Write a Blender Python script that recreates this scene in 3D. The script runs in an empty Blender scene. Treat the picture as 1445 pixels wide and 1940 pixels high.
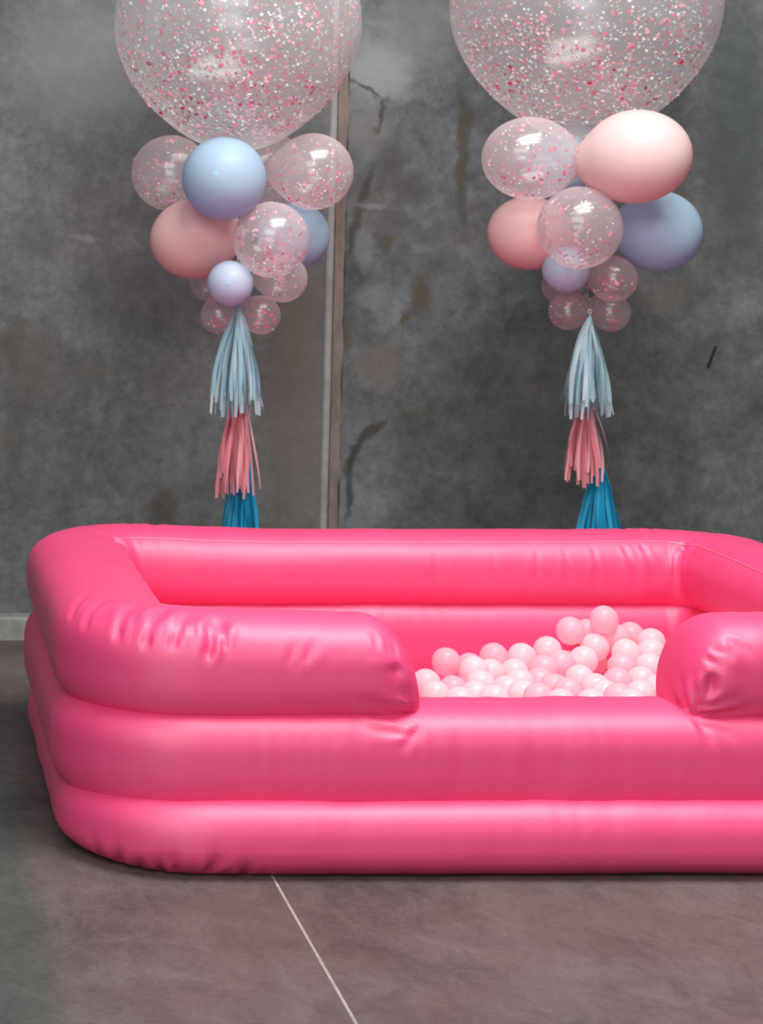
import bpy, math, random
import numpy as np
from mathutils import Vector, Matrix, noise as mnoise

random.seed(7)
rng = np.random.default_rng(11)
sc = bpy.context.scene
COL = sc.collection

# ------------------------------------------------------------------ camera, world, lights, exposure
F, VX, HY, CH = 4050.0, -200.0, 402.0, 1.56      # focal length and vanishing point in photograph pixels, camera height in metres
cam_d = bpy.data.cameras.new('camera'); cam = bpy.data.objects.new('camera', cam_d); COL.objects.link(cam)
cam.location = (0, 0, CH); cam.rotation_euler = (math.radians(90), 0, 0)
cam_d.sensor_fit = 'HORIZONTAL'; cam_d.sensor_width = 36.0
cam_d.lens = F * 36.0 / 1445.0
cam_d.shift_x = (722.5 - VX) / 1445.0
cam_d.shift_y = -(970.0 - HY) / 1445.0
cam_d.clip_end = 100
cam_d.dof.use_dof = True; cam_d.dof.focus_distance = 5.3; cam_d.dof.aperture_fstop = 7.0
sc.camera = cam

world = bpy.data.worlds.new('world'); sc.world = world; world.use_nodes = True
bg = world.node_tree.nodes['Background']
bg.inputs[0].default_value = (0.93, 0.97, 1.0, 1); bg.inputs[1].default_value = 0.14

def area(name, loc, target, size, power, color=(1, 1, 1)):
    d = bpy.data.lights.new(name, 'AREA'); d.shape = 'RECTANGLE'; d.size, d.size_y = size; d.energy = power; d.color = color
    o = bpy.data.objects.new(name, d); COL.objects.link(o); o.location = loc
    o.rotation_euler = (Vector(target) - Vector(loc)).to_track_quat('-Z', 'Y').to_euler()
    return o
for k in range(3):                                   # three strip skylights in the roof over the pool
    area('skylight_strip', (2.0, 3.7 + 0.85 * k, 4.7), (1.75, 4.6 + 0.85 * k, 0.3), (2.8, 0.42), 88, (1.0, 0.99, 0.97))
area('high_front_fill', (-0.5, 0.6, 4.4), (1.5, 5.6, 0.4), (4.0, 2.2), 165, (0.96, 0.98, 1.0))  # added fill lamp high in front, leaves the tubes darker towards their undersides
area('low_front_fill', (-1.3, -2.0, 1.7), (1.2, 5.6, 0.5), (3.5, 2.6), 135, (0.97, 0.98, 1.0))  # added low fill lamp from the left, brightens the pool's upright faces

vs = sc.view_settings
vs.view_transform = 'Standard'; vs.look = 'None'; vs.exposure = 0.0; vs.gamma = 1.0; vs.use_curve_mapping = False
sc.cycles.transparent_max_bounces = 40
sc.cycles.max_bounces = 16
sc.cycles.diffuse_bounces = 6

def at(px, py, Y):                                  # a pixel of the photograph at a distance Y
    return Vector(((px - VX) * Y / F, Y, CH - (py - HY) * Y / F))

# ------------------------------------------------------------------ helpers
def tag(o, label=None, cat=None, group=None, kind=None):
    if label: o['label'] = label
    if cat: o['category'] = cat
    if group: o['group'] = group
    if kind: o['kind'] = kind
    return o

def mesh(name, verts, faces, mats, smooth=True, mat_idx=None):
    m = bpy.data.meshes.new(name)
    m.from_pydata([tuple(v) for v in verts], [], [tuple(f) for f in faces])
    for mt in (mats if isinstance(mats, (list, tuple)) else [mats]): m.materials.append(mt)
    if mat_idx is not None: m.polygons.foreach_set('material_index', mat_idx)
    if smooth: m.polygons.foreach_set('use_smooth', [True] * len(m.polygons))
    m.update()
    return m

def obj(name, me, parent=None, loc=None):
    o = bpy.data.objects.new(name, me); COL.objects.link(o)
    if parent: o.parent = parent
    if loc is not None: o.location = loc
    return o

def empty(name, loc=(0, 0, 0)):
    o = bpy.data.objects.new(name, None); COL.objects.link(o); o.location = loc; o.empty_display_size = 0.05
    return o

def box_geo(x0, x1, y0, y1, z0, z1, bev=0.0, lean=0.0):
    b = min(bev, (x1 - x0) / 2.01, (z1 - z0) / 2.01)
    if b <= 0:
        v = [(x, y, z) for z in (z0, z1) for y in (y0, y1) for x in (x0, x1)]
        f = [(0, 2, 3, 1), (4, 5, 7, 6), (0, 1, 5, 4), (2, 6, 7, 3), (0, 4, 6, 2), (1, 3, 7, 5)]
    else:                                            # front face (small y) with chamfered edges
        v = [(x0, y1, z0), (x1, y1, z0), (x1, y1, z1), (x0, y1, z1),
             (x0, y0 + b, z0), (x1, y0 + b, z0), (x1, y0 + b, z1), (x0, y0 + b, z1),
             (x0 + b, y0, z0 + b), (x1 - b, y0, z0 + b), (x1 - b, y0, z1 - b), (x0 + b, y0, z1 - b)]
        f = [(0, 3, 2, 1), (0, 1, 5, 4), (1, 2, 6, 5), (2, 3, 7, 6), (3, 0, 4, 7),
             (4, 5, 9, 8), (5, 6, 10, 9), (6, 7, 11, 10), (7, 4, 8, 11), (8, 9, 10, 11)]
    v = [(x + lean * z, y, z) for x, y, z in v]
    return v, f

class NT:                                            # small node-tree builder
    def __init__(s, name):
        s.m = bpy.data.materials.new(name); s.m.use_nodes = True; s.t = s.m.node_tree; s.n = s.t.nodes; s.l = s.t.links
        s.out = s.n['Material Output']; s.b = s.n['Principled BSDF']
    def new(s, kind, **kw):
        nd = s.n.new(kind)
        for k, v in kw.items(): setattr(nd, k, v)
        return nd
    def link(s, a, b): s.l.new(a, b)
    def noise(s, vec, scale, detail=4, rough=0.55, dist=0.0):
        nd = s.new('ShaderNodeTexNoise'); nd.inputs['Scale'].default_value = scale; nd.inputs['Detail'].default_value = detail
        nd.inputs['Roughness'].default_value = rough; nd.inputs['Distortion'].default_value = dist
        s.link(vec, nd.inputs['Vector']); return nd
    def ramp(s, fac, stops):
        nd = s.new('ShaderNodeValToRGB'); e = nd.color_ramp.elements
        while len(e) < len(stops): e.new(0.5)
        for k, (p, c) in enumerate(stops): e[k].position = p; e[k].color = (*c, 1) if len(c) == 3 else c
        s.link(fac, nd.inputs[0]); return nd
    def mix(s, fac, a, b, blend='MIX'):
        nd = s.new('ShaderNodeMix', data_type='RGBA', blend_type=blend)
        for sock, val in ((nd.inputs['Factor'], fac), (nd.inputs['A'], a), (nd.inputs['B'], b)):
            if hasattr(val, 'is_linked'): s.link(val, sock)
            elif isinstance(val, (int, float)): sock.default_value = val
            else: sock.default_value = (*val, 1)
        return nd.outputs['Result']
    def math(s, op, a, b=0.0):
        nd = s.new('ShaderNodeMath', operation=op)
        for k, v in enumerate((a, b)):
            if hasattr(v, 'is_linked'): s.link(v, nd.inputs[k])
            else: nd.inputs[k].default_value = v
        return nd.outputs[0]
    def coords(s): return s.new('ShaderNodeTexCoord').outputs['Object']
    def mapped(s, vec, scale=(1, 1, 1)):
        nd = s.new('ShaderNodeMapping'); nd.inputs['Scale'].default_value = scale; s.link(vec, nd.inputs['Vector']); return nd.outputs[0]
    def bump(s, h, strength, dist=0.01):
        nd = s.new('ShaderNodeBump'); nd.inputs['Strength'].default_value = strength; nd.inputs['Distance'].default_value = dist
        s.link(h, nd.inputs['Height']); s.link(nd.outputs[0], s.b.inputs['Normal'])

def simple(name, col, rough=0.5, spec=0.5, translucent=0.0, tcol=None, bump=None):
    t = NT(name); t.b.inputs['Base Color'].default_value = (*col, 1); t.b.inputs['Roughness'].default_value = rough
    t.b.inputs['Specular IOR Level'].default_value = spec
    if bump:
        n = t.noise(t.coords(), bump[0], 3); t.bump(n.outputs[0], bump[1], bump[2])
    if translucent > 0:
        tr = t.new('ShaderNodeBsdfTranslucent'); tr.inputs[0].default_value = (*(tcol or col), 1)
        mx = t.new('ShaderNodeMixShader'); mx.inputs[0].default_value = translucent
        t.link(t.b.outputs[0], mx.inputs[1]); t.link(tr.outputs[0], mx.inputs[2]); t.link(mx.outputs[0], t.out.inputs['Surface'])
    return t.m

# ------------------------------------------------------------------ materials
WY = 7.88                                            # the back wall's face
def wall_px(px, py): return ((px - VX) * WY / F, CH - (py - HY) * WY / F)

def concrete_wall(name, base_lo, base_mid, base_hi, stains):
    t = NT(name); v = t.coords()
    n1 = t.noise(v, 1.3, 6, 0.6, 0.4); n2 = t.noise(v, 7.5, 9, 0.72, 0.4); n3 = t.noise(v, 26, 5, 0.72)
    st = t.noise(t.mapped(v, (9, 9, 1.1)), 1.0, 5, 0.6)
    s = t.math('ADD', t.math('MULTIPLY', n1.outputs[0], 0.55), t.math('MULTIPLY', n2.outputs[0], 0.45))
    col = t.ramp(s, [(0.38, base_lo), (0.5, base_mid), (0.62, base_hi)]).outputs[0]
    brown = t.ramp(t.noise(v, 2.3, 7, 0.66).outputs[0], [(0.50, (0, 0, 0)), (0.70, (0.5, 0.5, 0.5))]).outputs[0]
    col = t.mix(brown, col, tuple(c * k for c, k in zip(base_mid, (1.15, 0.98, 0.86))))
    streak = t.ramp(st.outputs[0], [(0.55, (0, 0, 0)), (0.8, (0.35, 0.35, 0.35))]).outputs[0]
    col = t.mix(streak, col, tuple(c * 0.62 for c in base_mid))
    fine = t.ramp(n3.outputs[0], [(0.3, (0.76, 0.76, 0.75)), (0.7, (1.20, 1.20, 1.19))]).outputs[0]
    col = t.mix(1.0, col, fine, 'MULTIPLY')
    warp = t.new('ShaderNodeVectorMath', operation='MULTIPLY_ADD')
    wn = t.noise(v, 9, 5, 0.65); t.link(wn.outputs['Color'], warp.inputs[0])
    warp.inputs[1].default_value = (0.09, 0.0, 0.09); t.link(v, warp.inputs[2])
    for (px, py, rx, ry, rot, c, k) in stains:
        X, Z = wall_px(px, py)
        mp = t.new('ShaderNodeMapping', vector_type='TEXTURE')
        mp.inputs['Location'].default_value = (X + 0.045, WY, Z + 0.045)
        mp.inputs['Rotation'].default_value = (0, math.radians(rot), 0)
        mp.inputs['Scale'].default_value = (rx / 514, 1.0, ry / 514)
        t.link(warp.outputs[0], mp.inputs['Vector'])
        ln = t.new('ShaderNodeVectorMath', operation='LENGTH'); t.link(mp.outputs[0], ln.inputs[0])
        mr = t.new('ShaderNodeMapRange', interpolation_type='SMOOTHSTEP')
        mr.inputs['From Min'].default_value = 1.15; mr.inputs['From Max'].default_value = 0.35
        mr.inputs['To Min'].default_value = 0.0; mr.inputs['To Max'].default_value = k
        t.link(ln.outputs['Value'], mr.inputs['Value'])
        col = t.mix(mr.outputs[0], col, c)
    vo = t.new('ShaderNodeTexVoronoi'); vo.inputs['Scale'].default_value = 11; t.link(v, vo.inputs['Vector'])
    hole = t.ramp(vo.outputs['Distance'], [(0.0, (0.7, 0.7, 0.7)), (0.055, (0, 0, 0))]).outputs[0]
    col = t.mix(hole, col, (0.02, 0.02, 0.022))
    t.link(col, t.b.inputs['Base Color'])
    t.b.inputs['Roughness'].default_value = 0.75; t.b.inputs['Specular IOR Level'].default_value = 0.3
    t.bump(t.math('ADD', n2.outputs[0], t.math('MULTIPLY', n3.outputs[0], 0.3)), 0.35, 0.015)
    return t.m

DK = (0.045, 0.042, 0.036); BR = (0.085, 0.068, 0.045); LT = (0.27, 0.29, 0.29); PU = (0.075, 0.072, 0.085); WARM = (0.15, 0.125, 0.105)
M_wall_l = concrete_wall('concrete_left', (0.085, 0.088, 0.092), (0.135, 0.138, 0.14), (0.20, 0.205, 0.205), [
    (560, 780, 90, 330, 0, WARM, 0.75), (60, 690, 75, 90, 0, WARM, 0.4), (25, 650, 30, 60, 0, BR, 0.5), (310, 965, 40, 50, 0, BR, 0.55),
    (30, 820, 25, 110, 0, BR, 0.4), (170, 120, 200, 150, 0, (0.21, 0.215, 0.215), 0.6), (240, 560, 160, 90, 0, PU, 0.4),
    (70, 450, 60, 60, 0, PU, 0.45), (160, 450, 30, 8, 0, LT, 0.5), (180, 700, 60, 14, 0, (0.16, 0.12, 0.10), 0.45), (560, 560, 60, 70, 0, WARM, 0.4)])
M_wall_r = concrete_wall('concrete_right', (0.06, 0.066, 0.068), (0.108, 0.115, 0.115), (0.175, 0.185, 0.186), [
    (715, 140, 75, 70, 20, LT, 0.75), (700, 250, 55, 60, 0, (0.2, 0.2, 0.2), 0.6), (690, 172, 46, 4, 28, DK, 0.8), (722, 215, 5, 36, 14, DK, 0.8),
    (712, 246, 10, 12, 0, BR, 0.7), (688, 360, 12, 50, 18, DK, 0.75), (668, 440, 12, 60, 8, DK, 0.65), (700, 390, 40, 8, 0, LT, 0.35),
    (740, 300, 40, 40, 0, PU, 0.55), (775, 360, 45, 35, 0, PU, 0.65), (740, 420, 40, 28, 0, PU, 0.5), (728, 460, 15, 25, 0, BR, 0.8), (690, 470, 25, 50, 0, LT, 0.35),
    (873, 300, 14, 170, 0, BR, 0.75), (886, 250, 10, 60, 0, BR, 0.6), (798, 555, 24, 42, 0, BR, 0.9), (765, 605, 22, 7, -40, BR, 0.8),
    (750, 590, 12, 34, 0, (0.2, 0.185, 0.175), 0.75), (700, 815, 46, 10, -42, DK, 0.85), (668, 860, 12, 52, 22, DK, 0.9), (657, 930, 10, 60, 4, DK, 0.8),
    (815, 775, 12, 26, 20, BR, 0.6), (780, 785, 30, 10, 0, BR, 0.5), (700, 560, 40, 30, 0, LT, 0.3), (905, 700, 9, 36, 8, BR, 0.6),
    (720, 690, 60, 55, 0, WARM, 0.6), (1395, 250, 80, 330, 0, (0.062, 0.072, 0.073), 0.7), (1000, 800, 120, 70, 0, (0.07, 0.076, 0.078), 0.4),
    (1260, 560, 70, 40, 0, (0.16, 0.14, 0.125), 0.4), (800, 60, 120, 80, 0, (0.17, 0.18, 0.18), 0.5), (655, 640, 10, 40, 6, BR, 0.7)])

def floor_mat():
    t = NT('floor_concrete'); v = t.coords()
    n1 = t.noise(v, 1.6, 7, 0.62, 0.6); n2 = t.noise(t.mapped(v, (1, 0.55, 1)), 13, 9, 0.74, 0.6); n3 = t.noise(v, 70, 4, 0.7)
    s = t.math('ADD', t.math('MULTIPLY', n1.outputs[0], 0.5), t.math('MULTIPLY', n2.outputs[0], 0.5))
    col = t.ramp(s, [(0.34, (0.058, 0.050, 0.046)), (0.5, (0.118, 0.098, 0.094)), (0.66, (0.175, 0.147, 0.143))]).outputs[0]
    # rosy concrete turns to darker greenish grey towards the left, along a wavering edge
    sep = t.new('ShaderNodeSeparateXYZ'); t.link(v, sep.inputs[0])
    edge = t.math('ADD', sep.outputs[0], t.math('MULTIPLY', t.math('SUBTRACT', n1.outputs[0], 0.5), 0.12))
    mr = t.new('ShaderNodeMapRange', interpolation_type='SMOOTHSTEP'); t.link(edge, mr.inputs['Value'])
    mr.inputs['From Min'].default_value = 0.37; mr.inputs['From Max'].default_value = 0.29
    grey = t.ramp(s, [(0.34, (0.042, 0.046, 0.042)), (0.66, (0.10, 0.108, 0.10))]).outputs[0]
    col = t.mix(mr.outputs[0], col, grey)
    rose = t.ramp(t.noise(v, 3.1, 6, 0.6).outputs[0], [(0.46, (0, 0, 0)), (0.66, (0.55, 0.55, 0.55))]).outputs[0]
    rose2 = t.mix(1.0, rose, t.ramp(mr.outputs[0], [(0.0, (1, 1, 1)), (1.0, (0, 0, 0))]).outputs[0], 'MULTIPLY')
    col = t.mix(rose2, col, (0.135, 0.09, 0.09))
    scuff = t.ramp(t.noise(t.mapped(v, (1.2, 3.5, 1)), 6, 6, 0.75, 1.2).outputs[0], [(0.62, (0, 0, 0)), (0.75, (0.6, 0.6, 0.6))]).outputs[0]
    col = t.mix(scuff, col, (0.05, 0.04, 0.04))
    col = t.mix(1.0, col, t.ramp(n3.outputs[0], [(0.3, (0.86, 0.86, 0.86)), (0.7, (1.12, 1.12, 1.12))]).outputs[0], 'MULTIPLY')
    t.link(col, t.b.inputs['Base Color'])
    t.b.inputs['Roughness'].default_value = 0.5; t.b.inputs['Specular IOR Level'].default_value = 0.35
    t.bump(n3.outputs[0], 0.12, 0.004)
    return t.m
M_floor = floor_mat()
def speckled(name, lo, hi, scale=25, rough=0.7, map_=(1, 1, 1)):
    t = NT(name); v = t.mapped(t.coords(), map_)
    n = t.noise(v, scale, 6, 0.7); t.link(t.ramp(n.outputs[0], [(0.35, lo), (0.65, hi)]).outputs[0], t.b.inputs['Base Color'])
    t.b.inputs['Roughness'].default_value = rough; t.bump(n.outputs[0], 0.3, 0.006); return t.m
M_bead = speckled('sealant', (0.26, 0.25, 0.235), (0.36, 0.35, 0.33), 12)
M_edge = speckled('brown_edge', (0.13, 0.10, 0.082), (0.25, 0.20, 0.17), 14, 0.85, (1, 1, 0.35))
M_kerb = speckled('kerb_concrete', (0.22, 0.215, 0.20), (0.34, 0.335, 0.32), 14)
M_grout = speckled('floor_sealant', (0.30, 0.26, 0.22), (0.42, 0.38, 0.33), 30)
M_mark = simple('black_scratch', (0.012, 0.012, 0.012), 0.8)

def vinyl():
    t = NT('pink_vinyl'); v = t.coords()
    n = t.noise(v, 2.5, 3); t.link(t.ramp(n.outputs[0], [(0.3, (0.82, 0.044, 0.185)), (0.7, (0.86, 0.054, 0.205))]).outputs[0], t.b.inputs['Base Color'])
    t.b.inputs['Roughness'].default_value = 0.55; t.b.inputs['Specular IOR Level'].default_value = 1.0
    t.b.inputs['Coat Weight'].default_value = 0.4; t.b.inputs['Coat Roughness'].default_value = 0.5
    f = t.noise(v, 16, 4, 0.6); t.bump(f.outputs[0], 0.10, 0.01)
    return t.m
M_vinyl = vinyl()
M_seam = simple('pink_piping', (0.90, 0.16, 0.28), 0.3, 0.8)

def film(name, col, base, edge, rough=0.12):         # stretched clear latex: thin in the middle, more latex in the line of sight at the rim
    t = NT(name); t.b.inputs['Base Color'].default_value = (*col, 1); t.b.inputs['Roughness'].default_value = rough
    t.b.inputs['Specular IOR Level'].default_value = 0.6
    tl = t.new('ShaderNodeBsdfTranslucent'); tl.inputs[0].default_value = (*col, 1)
    body = t.new('ShaderNodeMixShader'); body.inputs[0].default_value = 0.45
    t.link(t.b.outputs[0], body.inputs[1]); t.link(tl.outputs[0], body.inputs[2])
    lw = t.new('ShaderNodeLayerWeight'); lw.inputs['Blend'].default_value = 0.45
    p = t.math('POWER', lw.outputs['Facing'], 2.2)
    fac = t.math('ADD', t.math('MULTIPLY', p, edge), base)
    tr = t.new('ShaderNodeBsdfTransparent')
    mx = t.new('ShaderNodeMixShader'); t.link(fac, mx.inputs[0]); t.link(tr.outputs[0], mx.inputs[1]); t.link(body.outputs[0], mx.inputs[2])
    gl = t.new('ShaderNodeBsdfGlossy'); gl.inputs['Roughness'].default_value = 0.2
    mg = t.new('ShaderNodeMixShader'); mg.inputs[0].default_value = 0.05
    t.link(mx.outputs[0], mg.inputs[1]); t.link(gl.outputs[0], mg.inputs[2]); t.link(mg.outputs[0], t.out.inputs['Surface'])
    return t.m
M_film_big = film('clear_latex_giant', (0.95, 0.90, 0.91), 0.27, 0.45)
M_film = film('clear_latex', (0.97, 0.87, 0.88), 0.31, 0.42)
M_film_mini = film('clear_pink_latex', (0.90, 0.66, 0.70), 0.20, 0.38)
def latex(name, col, tcol): return simple(name, col, 0.42, 0.4, 0.28, tcol)
M_blue = latex('pastel_blue_latex', (0.45, 0.64, 0.77), (0.60, 0.48, 0.82))  # lilac translucent colour puts the pool's pink bounce light into the blue latex
M_blue_tip = simple('darker_blue_latex', (0.34, 0.55, 0.70), 0.95, 0.1)
M_pink = latex('pastel_pink_latex', (0.86, 0.69, 0.67), (0.92, 0.40, 0.42))
M_coral = latex('coral_pink_latex', (0.90, 0.60, 0.59), (0.95, 0.34, 0.38))
M_pink_tip = simple('darker_pink_latex', (0.75, 0.40, 0.42), 0.5)
M_lilac = latex('pastel_lilac_latex', (0.58, 0.68, 0.82), (0.66, 0.46, 0.76))  # the pool's pink bounce is tinted into this translucent colour too
CONF = [simple('confetti_hot_pink', (0.80, 0.06, 0.20), 0.7, 0.2), simple('confetti_rose', (0.88, 0.30, 0.42), 0.7, 0.2),
        simple('confetti_white', (0.86, 0.88, 0.88), 0.7, 0.2), simple('confetti_pale_mint', (0.62, 0.78, 0.78), 0.7, 0.2),
        simple('confetti_gold', (0.85, 0.55, 0.30), 0.7, 0.2)]

def ball_mat(name, col, tcol):
    t = NT(name); t.b.inputs['Base Color'].default_value = (*col, 1); t.b.inputs['Roughness'].default_value = 0.25
    t.b.inputs['Specular IOR Level'].default_value = 0.6
    tl = t.new('ShaderNodeBsdfTranslucent'); tl.inputs[0].default_value = (*tcol, 1)
    body = t.new('ShaderNodeMixShader'); body.inputs[0].default_value = 0.40
    t.link(t.b.outputs[0], body.inputs[1]); t.link(tl.outputs[0], body.inputs[2])
    tr = t.new('ShaderNodeBsdfTransparent'); tr.inputs[0].default_value = (1, 1, 1, 1)
    mx = t.new('ShaderNodeMixShader'); mx.inputs[0].default_value = 0.68
    t.link(tr.outputs[0], mx.inputs[1]); t.link(body.outputs[0], mx.inputs[2]); t.link(mx.outputs[0], t.out.inputs['Surface'])
    return t.m
M_ball_w = ball_mat('pearl_white_plastic', (0.97, 0.94, 0.96), (0.98, 0.95, 0.97))
M_ball_p = ball_mat('pearl_pink_plastic', (0.96, 0.74, 0.82), (0.98, 0.76, 0.84))
M_t_pale = simple('pale_blue_tissue', (0.36, 0.57, 0.63), 0.8, 0.2, 0.35)
M_t_pale2 = simple('frosty_blue_tissue', (0.54, 0.68, 0.73), 0.7, 0.3, 0.35)
M_t_pink = simple('coral_pink_tissue', (0.82, 0.30, 0.34), 0.8, 0.2, 0.35)
M_t_pink2 = simple('light_pink_tissue', (0.86, 0.45, 0.48), 0.8, 0.2, 0.35)
M_t_blue = simple('bright_blue_tissue', (0.015, 0.33, 0.56), 0.7, 0.3, 0.3)
M_t_blue2 = simple('sky_blue_tissue', (0.04, 0.44, 0.66), 0.7, 0.3, 0.3)
M_cord = simple('white_cord', (0.75, 0.68, 0.68), 0.7)

# ------------------------------------------------------------------ setting: wall, joint, kerb, floor
LEAN = 0.025
def jx(px, py): return wall_px(px, py)
zt, zb = 3.6, -0.02
X_bl = 1.575 - 0.02; X_br = 1.605 - 0.02; X_er = 1.638 - 0.02       # bead left / bead right / edge right at z = 0
wall = tag(obj('wall_back', mesh('wall_back', *box_geo(-2.6, 5.4, WY + 0.06, WY + 0.2, zb, zt), M_wall_l, False)), kind='structure',
           label='grey concrete back wall of two panels with a vertical joint')
def lean_panel(x0, x1, lean0, lean1, y0, mat, nx=1):
    v = [(x0 + lean0 * zb, y0, zb), (x1 + lean1 * zb, y0, zb), (x1 + lean1 * zt, y0, zt), (x0 + lean0 * zt, y0, zt),
         (x0 + lean0 * zb, WY + 0.07, zb), (x1 + lean1 * zb, WY + 0.07, zb), (x1 + lean1 * zt, WY + 0.07, zt), (x0 + lean0 * zt, WY + 0.07, zt)]
    f = [(0, 1, 2, 3), (5, 4, 7, 6), (4, 0, 3, 7), (1, 5, 6, 2), (3, 2, 6, 7), (4, 5, 1, 0)]
    return mesh('concrete_panel', v, f, mat, False)
obj('concrete_panel', lean_panel(-2.6, X_bl, 0, LEAN, WY, M_wall_l), wall)
obj('concrete_panel', lean_panel(X_er + 0.006, 5.4, LEAN, 0, WY - 0.012, M_wall_r), wall)
# sealant bead: a half round bar; brown edge: a rough chamfered strip
bv, bf = [], []
NB = 9
for k in range(61):
    z = zb + (zt - zb) * k / 60
    for j in range(NB):
        a = math.pi * j / (NB - 1)
        bv.append(((X_bl + X_br) / 2 - 0.016 * math.cos(a) + LEAN * z + 0.0015 * mnoise.noise((0, 0, z * 5)), WY + 0.004 - 0.017 * math.sin(a), z))
for k in range(60):
    for j in range(NB - 1):
        q = k * NB + j; bf.append((q, q + 1, q + NB + 1, q + NB))
tag(obj('joint_bead', mesh('joint_bead', bv, bf, M_bead), wall), label='pale sealant bead in the vertical joint')
ev, ef = [], []
for k in range(121):
    z = zb + (zt - zb) * k / 120
    n = 0.006 * mnoise.noise((3, 1, z * 7)) + 0.003 * mnoise.noise((3, 1, z * 23))
    for (x, y) in ((X_br, WY + 0.03), (X_br + 0.002, WY - 0.006), (X_er - 0.008 + n, WY - 0.014), (X_er + 0.004 + n, WY - 0.012), (X_er + 0.004 + n, WY + 0.03)):
        ev.append((x + LEAN * z, y, z))
for k in range(120):
    for j in range(4):
        q = k * 5 + j; ef.append((q, q + 1, q + 6, q + 5))
tag(obj('joint_edge', mesh('joint_edge', ev, ef, M_edge, False), wall), label='brown rough edge strip beside the joint')
a, b = jx(1353, 655), jx(1338, 695)
d = Vector((b[0] - a[0], 0, b[1] - a[1])).normalized(); s = Vector((-d.z, 0, d.x)) * 0.0045
gv = []
for (X, Z) in (a, b):
    for sgn in (-1, 1):
        for y in (WY - 0.016, WY - 0.005): gv.append((X + sgn * s.x, y, Z + sgn * s.z))
obj('scratch', mesh('scratch', gv, [(0, 2, 6, 4), (0, 1, 3, 2), (4, 6, 7, 5), (0, 4, 5, 1), (2, 3, 7, 6)], M_mark, False), wall)
tag(wall.children[-1], label='short black slanted scratch mark on the right panel')

kv, kf = box_geo(-2.6, 5.4, WY - 0.09, WY + 0.02, -0.01, 0.083, 0.008)
tag(obj('baseboard_back', mesh('baseboard_back', kv, kf, M_kerb, False)), kind='structure', label='pale concrete kerb along the foot of the back wall')

JX = 0.888
floor = tag(obj('floor', mesh('floor', *box_geo(-2.6, 5.4, -1.5, WY + 0.1, -0.2, -0.012), M_floor, False)), kind='structure',
            label='rosy grey concrete floor with one pale joint')
for (x0, x1) in ((-2.6, JX - 0.0035), (JX + 0.0035, 5.4)):
    obj('floor_slab', mesh('floor_slab', *box_geo(x0, x1, -1.5, WY + 0.1, -0.05, 0.0), M_floor, False), floor)
tag(obj('joint_filler', mesh('joint_filler', *box_geo(JX - 0.0035, JX + 0.0035, -1.5, WY - 0.09, -0.03, -0.0006), M_grout, False), floor),
    label='thin pale joint filler running towards the pool')

# ------------------------------------------------------------------ inflatable pool
PX0, PX1, PY0, PY1, PW = 0.386, 2.645, 5.045, 6.70, 0.29
RO, RI = 0.33, 0.04
NC, NF, NS = 46, 200, 100                            # stations per corner, per long side, per short side
def stations(PX0=PX0, RO=RO, PY0=PY0):
    po, pi = [], []
    ox0, ox1, oy0, oy1 = PX0, PX1, PY0, PY1
    ix0, ix1, iy0, iy1 = PX0 + PW + 0.02, PX1 - PW, PY0 + PW, PY1 - PW
    def line(a, b, c, e, n):
        for k in range(n):
            t = k / n
            po.append((a[0] + (b[0] - a[0]) * t, a[1] + (b[1] - a[1]) * t)); pi.append((c[0] + (e[0] - c[0]) * t, c[1] + (e[1] - c[1]) * t))
    def arc(co, ci, a0):
        for k in range(NC):
            a = math.radians(a0 - 90 * k / NC)
            po.append((co[0] + RO * math.cos(a), co[1] + RO * math.sin(a))); pi.append((ci[0] + RI * math.cos(a), ci[1] + RI * math.sin(a)))
    # clockwise seen from above, starting in the middle of the front
    xm = (PX0 + PX1) / 2
    line((xm, oy0), (ox0 + RO, oy0), (xm, iy0), (ix0 + RI, iy0), NF // 2)
    arc((ox0 + RO, oy0 + RO), (ix0 + RI, iy0 + RI), 270)
    line((ox0, oy0 + RO), (ox0, oy1 - RO), (ix0, iy0 + RI), (ix0, iy1 - RI), NS)
    arc((ox0 + RO, oy1 - RO), (ix0 + RI, iy1 - RI), 180)
    line((ox0 + RO, oy1), (ox1 - RO, oy1), (ix0 + RI, iy1), (ix1 - RI, iy1), NF)
    arc((ox1 - RO, oy1 - RO), (ix1 - RI, iy1 - RI), 90)
    line((ox1, oy1 - RO), (ox1, oy0 + RO), (ix1, iy1 - RI), (ix1, iy0 + RI), NS)
    arc((ox1 - RO, oy0 + RO), (ix1 - RI, iy0 + RI), 0)
    line((ox1 - RO, oy0), (xm, oy0), (ix1 - RI, iy0), (xm, iy0), NF // 2)
    return np.array(po), np.array(pi)
PO, PI = stations()

def section(nphi, zc, bu, bd, n=2.4, nl=None):
    ph = np.linspace(0, 2 * np.pi, nphi, endpoint=False)      # 0 = outer side, 90 deg = top
    c, s = np.cos(ph), np.sin(ph)
    nn = np.where(s < 0, nl or n, n)
    x = np.sign(c) * np.abs(c) ** (2 / nn); u = np.sign(s) * np.abs(s) ** (2 / nn)
    return x, u * np.where(u > 0, bu, bd) + zc, u

def vnoise(P, f, seed):
    return np.array([mnoise.noise((p[0] * f[0] + seed, p[1] * f[1], p[2] * f[2])) for p in P])

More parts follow.
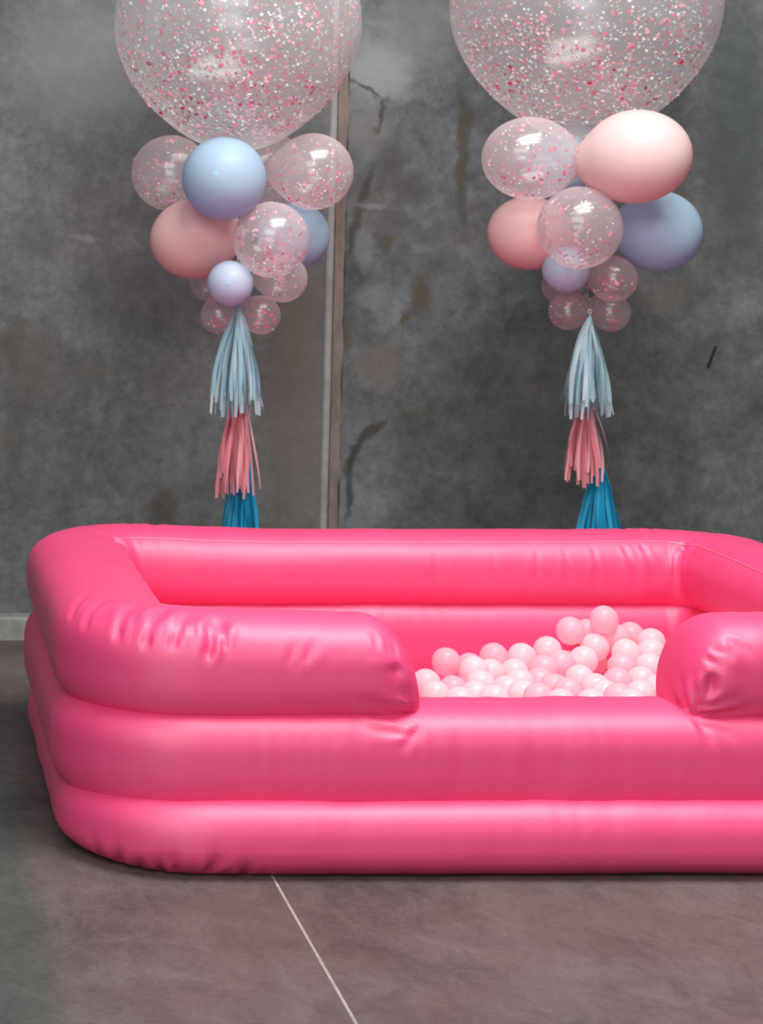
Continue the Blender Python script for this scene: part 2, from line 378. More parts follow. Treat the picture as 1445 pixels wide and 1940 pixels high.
def build_tube(name, po, pi, zc, bu, bd, closed, creases, ends=None, nphi=80, flat=0.0, wr=0.0018, seed=0.0, n=2.4, nl=None):
    x, zz, u = section(nphi, zc, bu, bd, n, nl)
    N = len(po)
    c = (po + pi) / 2; h = (po - pi) / 2
    V = np.zeros((N, nphi, 3))
    for k in range(N):
        ka = kb = 1.0
        if ends is not None: ka, kb = ends[k]
        V[k, :, 0] = c[k, 0] + h[k, 0] * x * ka; V[k, :, 1] = c[k, 1] + h[k, 1] * x * ka
        zlo = zc - bd
        V[k, :, 2] = zlo + (zz - zlo) * kb
    if flat is not None: V[..., 2] = np.maximum(V[..., 2], flat)
    # normals from neighbours
    du = np.roll(V, -1, 1) - np.roll(V, 1, 1)
    dv = np.gradient(V, axis=0) if not closed else (np.roll(V, -1, 0) - np.roll(V, 1, 0))
    nr = np.cross(dv, du); nr /= (np.linalg.norm(nr, axis=2, keepdims=True) + 1e-9)
    cen = V.mean(1, keepdims=True)
    if ((V - cen) * nr).sum() < 0: nr = -nr
    flatV = V.reshape(-1, 3)
    # wrinkles that run round the tube: noise stretched along the section
    arc = np.concatenate([[0], np.cumsum(np.linalg.norm(np.diff(c, axis=0), axis=1))])
    ph = np.linspace(0, 2 * np.pi, nphi, endpoint=False)
    Q = np.stack([np.repeat(c[:, 0], nphi), np.repeat(c[:, 1], nphi), np.tile(0.75 * np.cos(ph) + 0.9 * np.sin(ph), N)], 1)
    w1 = vnoise(Q, (9, 9, 0.7), seed); w2 = vnoise(Q, (30, 30, 0.9), seed + 9.3); w3 = vnoise(Q, (3.0, 3.0, 0.8), seed + 4.1)
    mask = np.clip(vnoise(Q, (2.2, 2.2, 0.8), seed + 20) * 2.2 + 0.25, 0, 1)
    disp = wr * (1.0 * w1 + 0.9 * w2 * mask + 2.0 * w3)
    Nf = nr.reshape(-1, 3)
    def snap(A):                                     # ('px', x, y): the skin's point seen there; otherwise the nearest skin point
        A = tuple(A)
        if A[0] == 'px':
            E = np.array([0, 0, CH]); d = np.array([(A[1] - VX) / F, 1.0, -(A[2] - HY) / F]); d /= np.linalg.norm(d)
            rel = flatV - E; al = rel @ d; off_ = np.linalg.norm(rel - al[:, None] * d, axis=1)
            ok = (Nf @ d < 0.05); sc_ = off_ * 12 + al + np.where(ok, 0, 50)
            return flatV[np.argmin(np.where(off_ < 0.02, sc_, 900 + off_))]
        return flatV[np.argmin(np.linalg.norm(flatV - np.array(A), axis=1))]
    for (A, B, w, dep, ridge) in creases:
        A = snap(A); B = snap(B); ab = B - A; L2 = ab @ ab + 1e-6
        sel = np.where((np.abs(flatV - (A + B) / 2).max(1)) < np.sqrt(L2) + 8 * w)[0]
        if len(sel) == 0: continue
        P = flatV[sel]; t = np.clip(((P - A) @ ab) / L2, -0.2, 1.4)
        q = P - (A + t[:, None] * ab); dist = np.linalg.norm(q, axis=1)
        up = np.clip((t + 0.2) / 0.32, 0, 1); up = up * up * (3 - 2 * up)
        dn = np.clip((1.4 - t) / 1.1, 0, 1); dn = dn * dn * (3 - 2 * dn)
        wl = w * (0.55 + 0.75 * np.clip(t, 0, 1)); sd = np.sqrt(dist ** 2 + (0.15 * w) ** 2) - 0.15 * w
        disp[sel] += up * dn * (-dep * np.exp(-sd / wl) + ridge * np.exp(-((dist - 2.3 * wl) / (1.1 * wl)) ** 2))
    V = V + nr * disp.reshape(N, nphi, 1)
    if flat is not None: V[..., 2] = np.maximum(V[..., 2], flat)
    verts = V.reshape(-1, 3); faces = []
    for k in range(N if closed else N - 1):
        k2 = (k + 1) % N
        for j in range(nphi):
            j2 = (j + 1) % nphi
            faces.append((k * nphi + j, k2 * nphi + j, k2 * nphi + j2, k * nphi + j2))
    if not closed:
        faces.append(tuple(range(nphi - 1, -1, -1))[::-1]); faces.append(tuple((N - 1) * nphi + j for j in range(nphi))[::-1])
    return mesh(name, verts, faces, M_vinyl), V

pool = tag(empty('inflatable_pool', ((PX0 + PX1) / 2, (PY0 + PY1) / 2, 0)), 'hot pink inflatable ball pit of three stacked tubes with open front', 'inflatable pool')
off = Vector(pool.location)
def pool_part(name, me, label=None):
    n = len(me.vertices); a = np.empty(n * 3, np.float32); me.vertices.foreach_get('co', a); a = a.reshape(-1, 3)
    k = np.clip((a[:, 1] - 5.5) / 0.8, 0, 1); k = k * k * (3 - 2 * k)          # the back is pumped up a little harder than the front
    a[:, 2] += 0.018 * k * np.exp(-((a[:, 2] - 0.37) / 0.11) ** 2)
    k = np.clip((1.15 - a[:, 0]) / 0.55, 0, 1); k = k * k * (3 - 2 * k)         # the left corners swell a little
    a[:, 2] += 0.016 * k * np.clip((a[:, 2] - 0.42) / 0.12, 0, 1)
    me.vertices.foreach_set('co', a.ravel()); me.update()
    me.transform(Matrix.Translation(-off)); o = obj(name, me, pool); tag(o, label=label); return o

def sp(px, py, Z):                                   # the point of the pool's skin at height Z seen at a pixel
    Y = F * (CH - Z) / (py - HY); return ((px - VX) * Y / F, Y, Z)

def px(a, b, c, d, w, dep, rd=0.3): return (('px', a, b), ('px', c, d), w, dep, dep * rd)
cr_bot = [px(*q) for q in ((228, 1640, 219, 1606, .010, .018), (305, 1652, 299, 1626, .010, .018), (332, 1653, 328, 1624, .009, .016), (396, 1655, 412, 1626, .011, .020),
          (190, 1622, 180, 1590, .010, .012), (262, 1648, 268, 1628, .010, .010), (460, 1656, 470, 1635, .012, .010))]
BPO, BPI = stations(PX0 + 0.012, 0.345, PY0 - 0.072)
MPO, MPI = stations(PX0, RO, PY0 - 0.018)
TOPO, TOPI = stations(PX0 + 0.008)
me, _ = build_tube('bottom_tube', BPO, BPI, 0.070, 0.110, 0.084, True, cr_bot, seed=1.0, n=3.0, nl=2.0)
pool_part('bottom_tube', me)
cr_mid = [px(*q) for q in ((770, 1392, 690, 1376, .010, .008), (785, 1385, 762, 1415, .008, .008), (800, 1372, 790, 1400, .008, .006), (1318, 1368, 1350, 1400, .010, .009), (1336, 1374, 1390, 1398, .010, .008))]
me, _ = build_tube('middle_tube', MPO, MPI, 0.27, 0.109, 0.15, True, cr_mid, seed=5.0, n=2.7, nl=3.2)
pool_part('middle_tube', me)

# the top tube: open at the front between two rounded arm ends
XL, XR = 1.262, 1.872
cx = (PO[:, 0] + PI[:, 0]) / 2
front = (PO[:, 1] < PY0 + 1e-6)
def arm_profile():
    # re-sample so that the arm ends get dense stations
    N0 = len(PO); idx = np.arange(N0)
    cx = (TOPO[:, 0] + TOPI[:, 0]) / 2
    first = [k for k in idx[:NF // 2] if cx[k] < XL - 0.17]
    last = [k for k in idx[-(NF // 2):] if cx[k] > XR + 0.17]
    core = list(range(first[0], last[-1] + 1))
    po, pi = TOPO[core], TOPI[core]
    ts = 0.17 * (1 - np.cos(np.linspace(0, np.pi / 2, 34)))       # distances from the tip
    lx = [XL - t for t in ts if XL - t > cx[core[0]] + 0.002]; rx = [XR + t for t in ts[::-1] if XR + t < cx[core[-1]] - 0.002]
    def sx(arr, X):                                  # keeps the slight slant of the stations
        f = np.array([k for k in core if TOPO[k, 1] < PY0 + 1e-6]); c_ = (TOPO[f, 0] + TOPI[f, 0]) / 2; o_ = np.argsort(c_)
        return np.interp(X, c_[o_], (arr[f, 0] - c_)[o_]) + X
    po = np.concatenate([[(sx(TOPO, X), PY0) for X in lx], po, [(sx(TOPO, X), PY0) for X in rx]])
    pi = np.concatenate([[(sx(TOPI, X), PY0 + PW) for X in lx], pi, [(sx(TOPI, X), PY0 + PW) for X in rx]])
    ends = []
    for k in range(len(po)):
        X = (po[k, 0] + pi[k, 0]) / 2; e = 1e9
        if po[k, 1] < PY0 + 1e-6: e = XL - X if X < 1.6 else X - XR
        L = 0.15; t = min(1.0, max(0.0, e / L))
        kk = (1 - (1 - t) ** 2.3) ** (1 / 2.3)
        ends.append((max(0.03, (1 - (1 - t) ** 3.4) ** (1 / 3.4)) if t < 1 else 1.0, max(0.10, kk) if t < 1 else 1.0))
    return po, pi, ends
TPO, TPI, TE = arm_profile()
cr_top = [px(*q) for q in ((135, 1178, 160, 1140, .010, .008), (163, 1198, 196, 1150, .011, .012), (222, 1218, 254, 1160, .013, .018), (278, 1232, 312, 1162, .013, .020),
    (332, 1234, 356, 1172, .012, .017), (394, 1246, 410, 1180, .014, .024), (424, 1232, 420, 1184, .010, .014), (250, 1190, 275, 1160, .008, .008), (362, 1205, 378, 1172, .008, .008),
    (545, 1255, 572, 1212, .012, .005), (578, 1252, 600, 1212, .010, .005), (560, 1260, 588, 1225, .009, .004),
    (737, 1234, 722, 1198, .008, .008), (750, 1243, 738, 1206, .008, .008), (716, 1228, 704, 1196, .008, .006), (725, 1231, 712, 1200, .006, .005),
    (784, 1340, 690, 1328, .009, .013), (782, 1350, 710, 1350, .008, .010), (754, 1262, 742, 1290, .018, .012), (776, 1320, 752, 1300, .01, .007),
    (1306, 1346, 1288, 1290, .010, .013), (1294, 1340, 1272, 1308, .010, .012), (1322, 1340, 1314, 1278, .011, .013), (1335, 1335, 1345, 1290, .010, .010),
    (1338, 1248, 1368, 1264, .009, .011), (1350, 1228, 1388, 1242, .009, .010), (1376, 1212, 1398, 1236, .009, .008), (1395, 1215, 1415, 1240, .009, .006),
    (1330, 1350, 1430, 1342, .009, .012), (1335, 1338, 1400, 1322, .009, .010), (1348, 1278, 1352, 1325, .02, .014))]
# folds near the mitred inner corners of the back
bk = PY1 - PW
for (X, z0, z1, dx, dp) in ((2.20, .56, .44, .05, .007), (2.25, .57, .46, .04, .007), (2.10, .55, .42, .012, .004), (2.02, .53, .42, .01, .003), (1.93, .53, .42, -.01, .003), (1.8, .52, .42, .01, .002), (1.62, .52, .42, .01, .002)):
    cr_top.append(((X, bk + 0.01, z0), (X + dx * 0.6, bk + 0.005, z1), 0.010, dp, dp * 0.4))
for (X, Y, dp) in ((2.13, 6.6, .006), (2.24, 6.58, .005), (2.33, 6.6, .008), (0.80, 6.55, .004), (0.72, 6.6, .006)):
    cr_top.append(((X, Y, 0.59), (X + 0.01, Y + 0.09, 0.575), 0.012, dp, dp * 0.4))
for (X, Y) in ((PX0 + PW - 0.0, PY1 - PW + 0.0), (PX1 - PW, PY1 - PW)):
    cr_top.append(((X, Y, 0.58), (X, Y, 0.40), 0.016, 0.020, 0.003))
me, TV = build_tube('top_tube', TPO, TPI, 0.473, 0.113, 0.135, False, cr_top, ends=TE, flat=None, seed=2.6, n=2.35, nl=3.0)
pool_part('top_tube', me)

# welded piping seam along the inner top edge
def tube_along(pts, r, n=8, closed=False):
    pts = [Vector(p) for p in pts]; V, Fc = [], []
    for k, p in enumerate(pts):
        a = pts[max(0, k - 1)]; b = pts[min(len(pts) - 1, k + 1)]; tdir = (b - a).normalized()
        s1 = tdir.cross(Vector((0, 0, 1)));
        if s1.length < 1e-3: s1 = tdir.cross(Vector((0, 1, 0)))
        s1.normalize(); s2 = tdir.cross(s1)
        rr = r[k] if isinstance(r, (list, tuple)) else r
        for j in range(n):
            an = 2 * math.pi * j / n; V.append(p + (s1 * math.cos(an) + s2 * math.sin(an)) * rr)
    for k in range(len(pts) - 1):
        for j in range(n):
            j2 = (j + 1) % n; Fc.append((k * n + j, k * n + j2, (k + 1) * n + j2, (k + 1) * n + j))
    Fc.append(tuple(range(n))[::-1]); Fc.append(tuple((len(pts) - 1) * n + j for j in range(n)))
    return V, Fc
js = int(80 * 133 / 360)
sl = [TV[k, js] for k in range(0, len(TV), 2) if TV[k, js, 1] > PY1 - PW - 0.06 or (TV[k, js, 0] > 1.9 and TV[k, js, 1] > PY0 + PW + 0.08)]
v_, f_ = tube_along(sl, 0.0028, 6); pool_part('seam_piping', mesh('seam_piping', v_, f_, M_seam), 'paler welded seam line along the inner rim')
# inflated floor pad inside
ix0, ix1, iy0, iy1 = PX0 + PW - 0.05, PX1 - PW + 0.05, PY0 + PW - 0.05, PY1 - PW + 0.05
nx, ny = 60, 42
gv, gf = [], []
for i in range(nx + 1):
    for j in range(ny + 1):
        x = ix0 + (ix1 - ix0) * i / nx; y = iy0 + (iy1 - iy0) * j / ny
        gv.append((x, y, 0.185 - 0.004 * abs(math.sin((x - ix0) * math.pi / 0.28))))
for i in range(nx):
    for j in range(ny):
        q = i * (ny + 1) + j; gf.append((q, q + ny + 1, q + ny + 2, q + 1))
nb = len(gv); gv += [(ix0, iy0, 0.02), (ix1, iy0, 0.02), (ix1, iy1, 0.02), (ix0, iy1, 0.02)]
gf += [(nb, nb + 1, nx * (ny + 1), 0), (nb + 1, nb + 2, nb - 1, nx * (ny + 1)), (nb + 2, nb + 3, ny, nb - 1), (nb + 3, nb, 0, ny), (nb, nb + 3, nb + 2, nb + 1)]
pool_part('floor_pad', mesh('floor_pad', gv, gf, M_vinyl))

# ------------------------------------------------------------------ balls
BR_ = 0.0412
balls = [  # pixel of the photograph, colour, row
    (807, 1295, 'w', 'edge'), (845, 1254, 'p', 'edge'), (891, 1264, 'p', 'edge'), (935, 1245, 'p', 'edge'), (988, 1245, 'w', 'edge'), (1037, 1232, 'w', 'edge'),
    (1080, 1195, 'p', 'edge'), (1112, 1199, 'p', 'edge'), (1144, 1174, 'p', 'edge'), (1168, 1209, 'p', 'edge'), (1194, 1204, 'p', 'edge'), (1232, 1217, 'w', 'edge'),
    (858, 1310, 'p', 'middle'), (899, 1272, 'w', 'middle'), (928, 1275, 'w', 'middle'), (912, 1297, 'w', 'middle'), (974, 1275, 'w', 'middle'), (984, 1294, 'w', 'middle'),
    (1030, 1268, 'p', 'middle'), (1062, 1258, 'p', 'middle'), (1105, 1251, 'w', 'middle'), (1127, 1226, 'w', 'middle'), (1188, 1238, 'w', 'middle'), (1232, 1236, 'w', 'middle'),
    (1098, 1287, 'w', 'middle'), (1178, 1264, 'p', 'middle'), (1230, 1264, 'w', 'middle'), (1170, 1292, 'p', 'middle'), (1215, 1290, 'w', 'middle'), (1022, 1292, 'p', 'middle'),
    (825, 1318, 'w', 'front'), (870, 1330, 'w', 'front'), (936, 1326, 'w', 'front'), (990, 1316, 'w', 'front'), (1050, 1304, 'p', 'front'), (1075, 1312, 'p', 'front'), (1062, 1334, 'w', 'front'),
    (1128, 1304, 'w', 'front'), (1146, 1318, 'w', 'front'), (1120, 1336, 'w', 'front'), (1212, 1318, 'w', 'front'), (1196, 1334, 'w', 'front'), (1244, 1306, 'w', 'front'), (900, 1318, 'w', 'front'),
    (1020, 1322, 'p', 'front'), (958, 1308, 'w', 'front'), (1172, 1322, 'p', 'front')]
def ball_depth(px, py):
    t = max(0.0, min(1.0, (1332 - py) / 105)); return 5.80 + 0.50 * t ** 0.85
P = np.array([at(px, py, ball_depth(px, py)) for px, py, _, _ in balls])
E = np.array([0, 0, CH]); rays = P - E; rays /= np.linalg.norm(rays, axis=1, keepdims=True)
ZMIN, YMAX = 0.186 + BR_, PY1 - PW - BR_ - 0.004
fillers = []
for iz in range(3):
    for ix in range(18):
        for iy in range(7):
            z = ZMIN + iz * 0.068; x = 1.14 + (ix + 0.5 * (iz % 2)) * 0.0845; y = 5.93 + (iy + 0.5 * (ix % 2)) * 0.073
            if y < YMAX and x < PX1 - PW - BR_ - 0.01: fillers.append((x, y, z))
def relax(P, fixed=None, it=400, k=0.5):
    P = P.copy()
    for _ in range(it):
        for i in range(len(P)):
            dlt = P[i] - P; ds = np.linalg.norm(dlt, axis=1); ds[i] = 9
            for j in np.where(ds < 2 * BR_)[0]:
                o = (2 * BR_ - ds[j]) * k; u = dlt[j] / (ds[j] + 1e-9)
                # slide apart mostly along the two sight lines so that the heap keeps its look
                ry = rays[i] * np.sign((P[i] - P[j]) @ rays[i] + 1e-6)
                P[i] += o * (0.45 * u + 0.75 * ry); P[j] -= o * (0.45 * u + 0.75 * ry)
        P[:, 2] = np.maximum(P[:, 2], ZMIN); P[:, 1] = np.minimum(P[:, 1], YMAX)
        P[:, 0] = np.clip(P[:, 0], PX0 + PW + BR_, PX1 - PW - BR_ - 0.006)
        back = ((P - E) * rays).sum(1)[:, None] * rays + E
        P += 0.02 * (back - P)
    return P
P = relax(P)
for (x, y, z) in fillers:                            # balls that carry the heap: only where one fits under a seen ball
    q = np.array((x, y, z))
    if np.linalg.norm(P - q, axis=1).min() < 2 * BR_ * 0.985: continue
    above = (np.linalg.norm(P[:47, :2] - q[:2], axis=1) < 0.06) & (P[:47, 2] > z + 0.03) & (P[:47, 2] > ZMIN + 0.02)
    if above.any(): P = np.vstack([P, q])

bvs, bfs = [], []
NU, NVV = 28, 18
for i in range(NVV + 1):
    th = math.pi * i / NVV
    for j in range(NU):
        a = 2 * math.pi * j / NU
        r = BR_ * (1.0 + (0.006 if i == NVV // 2 else 0.0))          # fine moulding ridge round the middle
        bvs.append((r * math.sin(th) * math.cos(a), r * math.sin(th) * math.sin(a), r * math.cos(th)))
for i in range(NVV):
    for j in range(NU):
        j2 = (j + 1) % NU; bfs.append((i * NU + j, (i + 1) * NU + j, (i + 1) * NU + j2, i * NU + j2))
bm_w = mesh('pit_ball', bvs, bfs, M_ball_w); bm_p = mesh('pit_ball', bvs, bfs, M_ball_p)
ORD = ['first', 'second', 'third', 'fourth', 'fifth', 'sixth', 'seventh', 'eighth', 'ninth', 'tenth', 'eleventh', 'twelfth', 'thirteenth', 'fourteenth', 'fifteenth',
       'sixteenth', 'seventeenth', 'eighteenth', 'nineteenth', 'twentieth']
PHR = {'edge': 'along heap\'s upper edge', 'middle': 'in mid heap', 'front': 'in front row at pool rim'}
order = {}
for row in PHR:
    for cc in 'wp':
        ids = sorted([i for i, b in enumerate(balls) if b[3] == row and b[2] == cc], key=lambda i: balls[i][0])
        for k, i in enumerate(ids): order[i] = k
for i, p in enumerate(P):
    if i < len(balls):
        cc, row = balls[i][2], balls[i][3]
        lab = '%s ball, %s of its colour from left %s' % ('milky white' if cc == 'w' else 'pearly pink', ORD[order[i]], PHR[row])
    else:
        cc = 'w' if rng.random() < 0.6 else 'p'; lab = 'pale ball buried under the heap\'s top layer, %s from the left' % ORD[i - len(balls)]
    o = obj('pit_ball', bm_w if cc == 'w' else bm_p, None, tuple(p)); o.rotation_euler = tuple(rng.random(3) * 3)
    tag(o, lab, 'ball', 'balls heaped in the pool')
    if i == 8: o['label'] = 'topmost pearly pink plastic ball at the peak of the heap'
    if i == 11: o['label'] = 'milky white plastic ball highest beside the right arm of the pool'

# ------------------------------------------------------------------ balloons
def balloon_profile(r, el, neck=0.16, n=40):
    pts = []                                         # (radius, along) from the tip (+) to the neck (-)
    for i in range(n + 1):
        th = math.pi * 0.955 * i / n
        c, s = math.cos(th), math.sin(th)
        rad = r * s * (1 - 0.10 * max(0, -c) ** 2); al = r * el * c
        if c < -0.6: al -= r * neck * ((-c - 0.6) / 0.4) ** 2
        pts.append((rad, al))
    return pts
def lathe(pts, nu, cap0=True):
    V, Fc = [], []
    for (rad, al) in pts:
        for j in range(nu):
            a = 2 * math.pi * j / nu; V.append((rad * math.cos(a), rad * math.sin(a), al))
    for i in range(len(pts) - 1):
        for j in range(nu):
            j2 = (j + 1) % nu; Fc.append((i * nu + j, (i + 1) * nu + j, (i + 1) * nu + j2, i * nu + j2))
    return V, Fc
def confetti(r, el, n, size, weights, nsd, bottom, inv):
    """flakes clinging to the inside of the skin, more of them low down; inv turns world down into the balloon's own axes"""
    V, Fc, mi = [], [], []
    down = inv @ Vector((0, 0, -1)); k = 0; tries = 0
    while k < n and tries < n * 60:
        tries += 1
        q = Vector(rng.normal(size=3)); q.normalize()
        dens = 0.28 + bottom * max(0, q.dot(down)) + 0.75 * max(0.0, mnoise.noise(q * 3.1 + Vector((nsd, 0, 0)))) * 1.6
        if rng.random() > dens or q.z < -0.93: continue
        rad = 0.985 - 0.02 * rng.random()
        p = Vector((q.x * r * rad, q.y * r * rad, q.z * r * el * rad))
        nn = (q + Vector(rng.normal(size=3)) * 0.28).normalized(); t1 = nn.orthogonal().normalized(); t2 = nn.cross(t1)
        sz = size * (0.5 + 0.95 * rng.random() ** 2.2); sides = 6 if rng.random() < 0.7 else 4; base = len(V); ph = rng.random() * 6
        ci = int(rng.choice(5, p=weights)); sz *= 1.4 if ci < 2 else 0.9
        asp = 1.0 if rng.random() < 0.6 else 0.55
        for j in range(sides):
            a = 2 * math.pi * j / sides + ph; V.append(p + t1 * math.cos(a) * sz + t2 * math.sin(a) * sz * asp)
        Fc.append(tuple(range(base, base + sides))); mi.append(ci); k += 1
    return mesh('confetti', V, Fc, CONF, False, mi)
def knot_geo(r, el, kr):
    z = -r * el * 1.13
    return lathe([(0.001, z + kr * 1.0), (kr * 0.8, z + kr * 0.4), (kr * 0.7, z), (kr * 0.95, z - kr * 0.6), (kr * 0.6, z - kr * 0.8), (kr * 0.55, z - kr * 1.3), (kr * 1.2, z - kr * 2.0), (kr * 1.15, z - kr * 2.2), (0.001, z - kr * 1.9)], 14)

def balloon(kind, px, py, rpx, Y, axis, el, label, group, nconf=0, name='balloon'):
    c = at(px, py, Y); r = rpx * Y / F
    q = Vector(axis).normalized().to_track_quat('Z', 'Y'); inv = q.inverted()
    e = empty(name, c); e.rotation_mode = 'QUATERNION'; e.rotation_quaternion = q
    tag(e, label, 'balloon', group)
    mat = {'blue': M_blue, 'pink': M_pink, 'coral': M_coral, 'lilac': M_lilac, 'conf': M_film, 'mini': M_film_mini, 'giant': M_film_big}[kind]
    tip = {'blue': M_blue_tip, 'lilac': M_blue_tip, 'pink': M_pink_tip, 'coral': M_pink_tip}.get(kind, mat)
    big = kind == 'giant'
    v, f = lathe(balloon_profile(r, el, 0.05 if big else 0.16, n=64 if big else 40), 96 if big else 56)
    obj('balloon_skin', mesh('balloon_skin', v, f, mat), e)
    v, f = knot_geo(r, el, 0.007 if not big else 0.014)
    o = obj('knot', mesh('knot', v, f, tip), e)
    if kind in ('blue', 'pink', 'coral', 'lilac'):            # the thicker latex button at the tip
        k = 0.0085 if r > 0.1 else 0.007
        z0 = r * el
        v, f = lathe([(0.0001, z0 + 0.0007), (k * 0.6, z0 + 0.0005), (k, z0 + 0.0001), (k * 1.3, z0 - 0.001)], 14)
        tag(obj('tip', mesh('tip', v, f, tip), e), label='small darker tip')
    if nconf:
        if big: me = confetti(r, el, nconf, 0.0050, [0.14, 0.17, 0.44, 0.21, 0.04], px * 0.01, 0.55, inv)
        elif kind == 'mini': me = confetti(r, el, nconf, 0.0038, [0.45, 0.30, 0.15, 0.10, 0.0], px * 0.01, 2.2, inv)
        else: me = confetti(r, el, nconf, 0.0040, [0.24, 0.24, 0.34, 0.16, 0.02], px * 0.01, 0.6, inv)
        tag(obj('confetti', me, e), kind='stuff', label='pink and white confetti flakes')
    return e

GL, GR = 'balloons of the left balloon cluster', 'balloons of the right balloon cluster'
def out(px, ax, Y, Y0=7.15, up=0.0):
    return ((px - ax) / F * Y, Y - Y0, up)
A = 450
balloon('giant', 449, 45, 231, 7.15, (0, 0, 1), 1.0, 'giant clear confetti balloon on top of the left cluster', GL, 6500, 'giant_balloon')
balloon('conf', 325, 328, 72, 7.30, out(325, A, 7.25), 1.06, 'clear confetti balloon at far left of left cluster, behind the blue one', GL, 660)
balloon('blue', 424, 338, 79, 6.95, (-0.09, -0.25, 0.02), 1.03, 'large pastel blue balloon at the front of the left cluster', GL)
balloon('conf', 500, 322, 76, 7.34, out(500, A, 7.34), 1.03, 'clear confetti balloon tucked between blue and right balloon of left cluster', GL, 440)
balloon('conf', 592, 325, 73, 7.10, out(592, A, 7.1), 1.04, 'clear confetti balloon at far right of left cluster beside the wall joint', GL, 600)
balloon('coral', 369, 452, 76, 7.16, out(369, A, 7.14, up=-0.02), 1.12, 'pale pink balloon at lower left of the left cluster', GL)
balloon('conf', 513, 454, 72, 6.98, (0.05, -0.2, 0.0), 1.03, 'clear confetti balloon in front, under the blue one of left cluster', GL, 520)
balloon('blue', 555, 447, 66, 7.28, out(555, A, 7.22), 1.05, 'pastel blue balloon half hidden at right of left cluster', GL)
balloon('lilac', 436, 537, 43.5, 6.98, (-0.05, -0.2, 0.0), 1.0, 'small pastel blue balloon above the left tassels', GL)
balloon('conf', 533, 527, 46, 7.14, out(533, A, 7.1), 1.06, 'small clear confetti balloon at lower right of left cluster', GL, 110)
balloon('mini', 400, 531, 42, 7.30, out(400, A, 7.25), 1.0, 'small clear pinkish balloon peeping out behind small blue of left cluster', GL, 50)
balloon('mini', 416, 597, 36, 7.07, out(416, A, 7.12, up=-0.05), 1.03, 'small clear pinkish balloon left of the left tassel\'s top', GL, 60)
balloon('mini', 493, 596, 37, 7.07, out(493, A, 7.12, up=-0.05), 1.03, 'small clear pinkish balloon right of the left tassel\'s top', GL, 60)
A = 1112
balloon('giant', 1107, 6, 248, 7.22, (0, 0, 1), 1.0, 'giant clear confetti balloon on top of the right cluster', GR, 6500, 'giant_balloon')
balloon('conf', 1006, 300, 79, 6.98, out(1006, A, 7.1), 1.20, 'clear confetti balloon at upper left of the right cluster', GR, 660)
balloon('pink', 1203, 297, 89, 6.88, (0.19, -0.13, 0.03), 1.16, 'largest pale pink balloon at upper right of the right cluster', GR)
balloon('blue', 1062, 322, 70, 7.34, out(1062, A, 7.34), 1.03, 'pastel blue balloon behind the upper left confetti balloon, right cluster', GR)
balloon('coral', 1003, 441, 70, 7.15, out(1003, A, 7.13), 1.12, 'pale pink balloon at lower left of the right cluster', GR)
balloon('conf', 1098, 431, 78, 6.92, (-0.04, -0.2, 0.0), 1.02, 'clear confetti balloon at the front centre of the right cluster', GR, 600)
balloon('blue', 1246, 438, 77, 7.12, out(1246, A, 7.12), 1.04, 'pastel blue balloon at lower right of the right cluster', GR)
balloon('lilac', 1072, 511, 44, 7.06, (-0.10, -0.15, 0), 1.0, 'small pastel blue balloon under confetti balloon of right cluster', GR)
balloon('mini', 1160, 528, 44, 7.02, (0.10, -0.12, 0), 1.05, 'small clear pinkish confetti balloon right of small blue, right cluster', GR, 110)
balloon('mini', 1064, 542, 37, 7.20, out(1064, A, 7.22), 1.0, 'small clear balloon peeping out behind small blue of right cluster', GR, 40)
balloon('mini', 1076, 589, 36, 7.11, out(1076, A, 7.13, up=-0.05), 1.03, 'small clear pinkish balloon left of the right tassel\'s top', GR, 60)
balloon('mini', 1155, 591, 37, 7.12, out(1155, A, 7.13, up=-0.05), 1.03, 'small clear pinkish balloon right of the right tassel\'s top', GR, 60)

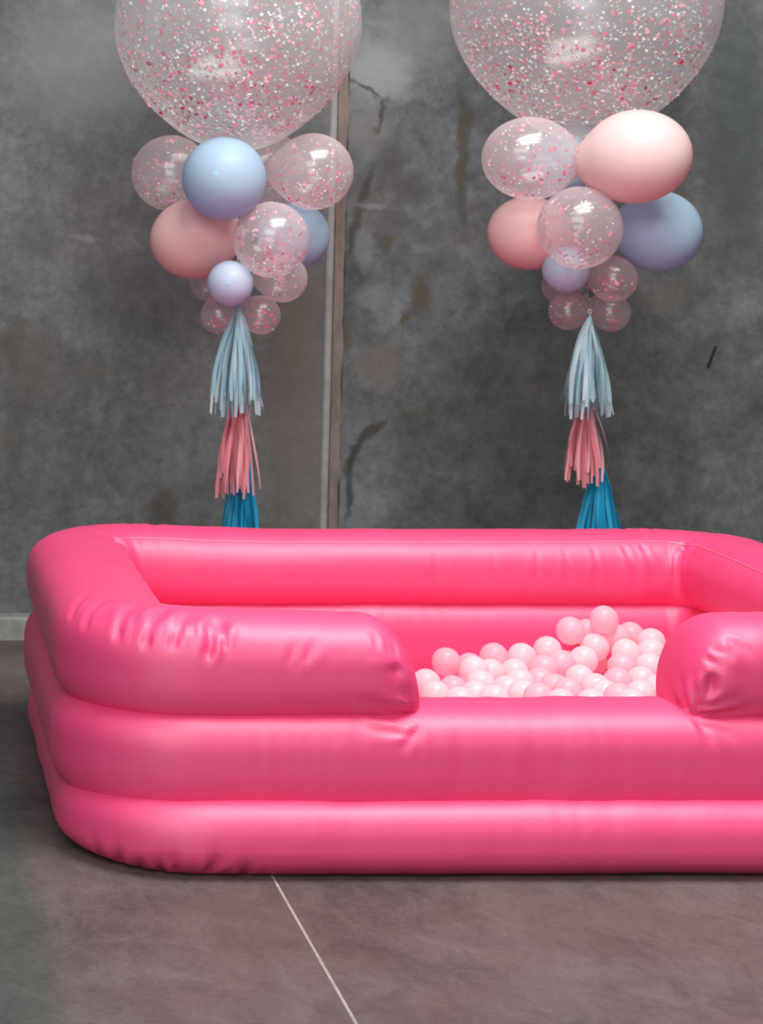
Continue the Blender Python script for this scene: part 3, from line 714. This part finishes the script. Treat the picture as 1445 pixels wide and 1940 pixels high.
# ------------------------------------------------------------------ tassels
def tassel(px, py, pyb, xl, xr, Y, mats, n, label, group, strays=(), seed=0, belly=0.9):
    R_ = random.Random(seed); top = at(px, py, Y); k = Y / F
    e = tag(empty('tassel', top), label, 'tassel', group)
    L = (pyb - py) * k; cxb = ((xl + xr) / 2 - px) * k; hw = (xr - xl) / 2 * k
    def strip(bx, by, ln, w, mat, bel, tw):
        V = []; NSEG = 9; ang0 = R_.uniform(0, 6.28); amp = R_.uniform(0.001, 0.0065)
        for i in range(NSEG + 1):
            t = i / NSEG; sp_ = bel * (1 - (1 - t) ** 2.0) + (1 - bel) * t
            sp_ = sp_ if t < 1 else sp_
            x = bx * sp_ + amp * math.sin(ang0 + t * 6); y = by * sp_ * 1.0 + amp * math.cos(ang0 + t * 5); z = -ln * t
            wd = w * (0.35 + 0.65 * min(1, t * 3)) * (0.75 if i == NSEG else 1)
            a = tw + 1.1 * math.sin(ang0 + t * 2.4)
            dx, dy = math.cos(a) * wd / 2, math.sin(a) * wd / 2
            V += [(x - dx, y - dy, z), (x + dx, y + dy, z)]
        Fc = [(2 * i, 2 * i + 1, 2 * i + 3, 2 * i + 2) for i in range(NSEG)]
        obj('tissue_strip', mesh('tissue_strip', V, Fc, mat), e)
    for i in range(n):
        a = 2 * math.pi * (i + R_.random() * 0.8) / n; rr = 0.25 + 0.75 * math.sqrt(R_.random())
        bx = cxb + math.cos(a) * hw * rr; by = math.sin(a) * hw * 0.8 * rr
        strip(bx, by, L * R_.uniform(0.80, 1.03), R_.uniform(0.009, 0.015), mats[0] if R_.random() < 0.6 else mats[1], belly, R_.uniform(-0.7, 0.7))
    for (sx, sy, w) in strays:
        strip((sx - px) * k, -0.02, (sy - py) * k, w, mats[1], 0.5, 0.3)
    # twisted head with its loop
    v, f = lathe([(0.001, 0.010), (0.004, 0.006), (0.0052, 0.0), (0.0045, -0.008), (0.006, -0.016), (0.0085, -0.028), (0.011, -0.045)], 12)
    obj('twisted_head', mesh('twisted_head', v, f, mats[0]), e)
    lp = [(0.006 * math.sin(t), 0, 0.012 + 0.007 - 0.007 * math.cos(t)) for t in np.linspace(0, 2 * math.pi, 13)]
    v, f = tube_along(lp, 0.0012, 5); obj('loop', mesh('loop', v, f, M_cord), e)
    return e
TL, TR = 'tissue tassels under the left balloons', 'tissue tassels under the right balloons'
tassel(452, 578, 786, 400, 494, 7.03, (M_t_pale, M_t_pale2), 54, 'pale blue tissue tassel, topmost under the left balloon cluster', TL, ((396, 782, .010), (496, 770, .008)), 1)
tassel(457, 722, 938, 408, 472, 7.09, (M_t_pink, M_t_pink2), 44, 'coral pink tissue tassel in the middle of the left tail', TL, ((490, 925, .007), (478, 938, .008), (452, 925, .007)), 2)
tassel(463, 842, 1075, 410, 494, 7.14, (M_t_blue, M_t_blue2), 40, 'bright blue tissue tassel lowest on the left tail, dipping behind the pool', TL, (), 3, 0.5)
tassel(1117, 601, 788, 1064, 1156, 7.03, (M_t_pale, M_t_pale2), 54, 'pale blue tissue tassel, topmost under the right balloon cluster', TR, ((1060, 762, .008), (1158, 785, .008)), 4)
tassel(1110, 738, 918, 1070, 1140, 7.09, (M_t_pink, M_t_pink2), 46, 'coral pink tissue tassel in the middle of the right tail', TR, ((1157, 898, .006), (1066, 908, .008)), 5)
tassel(1137, 872, 1070, 1084, 1184, 7.14, (M_t_blue, M_t_blue2), 42, 'bright blue tissue tassel lowest on the right tail, dipping behind the pool', TR, (), 6, 0.6)
def cord(pts, label):
    c0 = Vector(pts[0]); e = tag(empty('tail_cord', c0), label, 'cord')
    v, f = tube_along([Vector(p) - c0 for p in pts], 0.0012, 6); obj('string', mesh('string', v, f, M_cord), e)
cord([at(450, 290, 7.15), at(450, 500, 7.14), at(452, 578, 7.05), at(457, 722, 7.10), at(463, 842, 7.15)], 'thin white string carrying the left balloons and their tassels')
cord([at(1110, 255, 7.2), at(1112, 500, 7.22), at(1114, 570, 7.22), at(1117, 598, 7.05), at(1114, 738, 7.10), at(1137, 872, 7.15)], 'thin white string carrying the right balloons and their tassels')
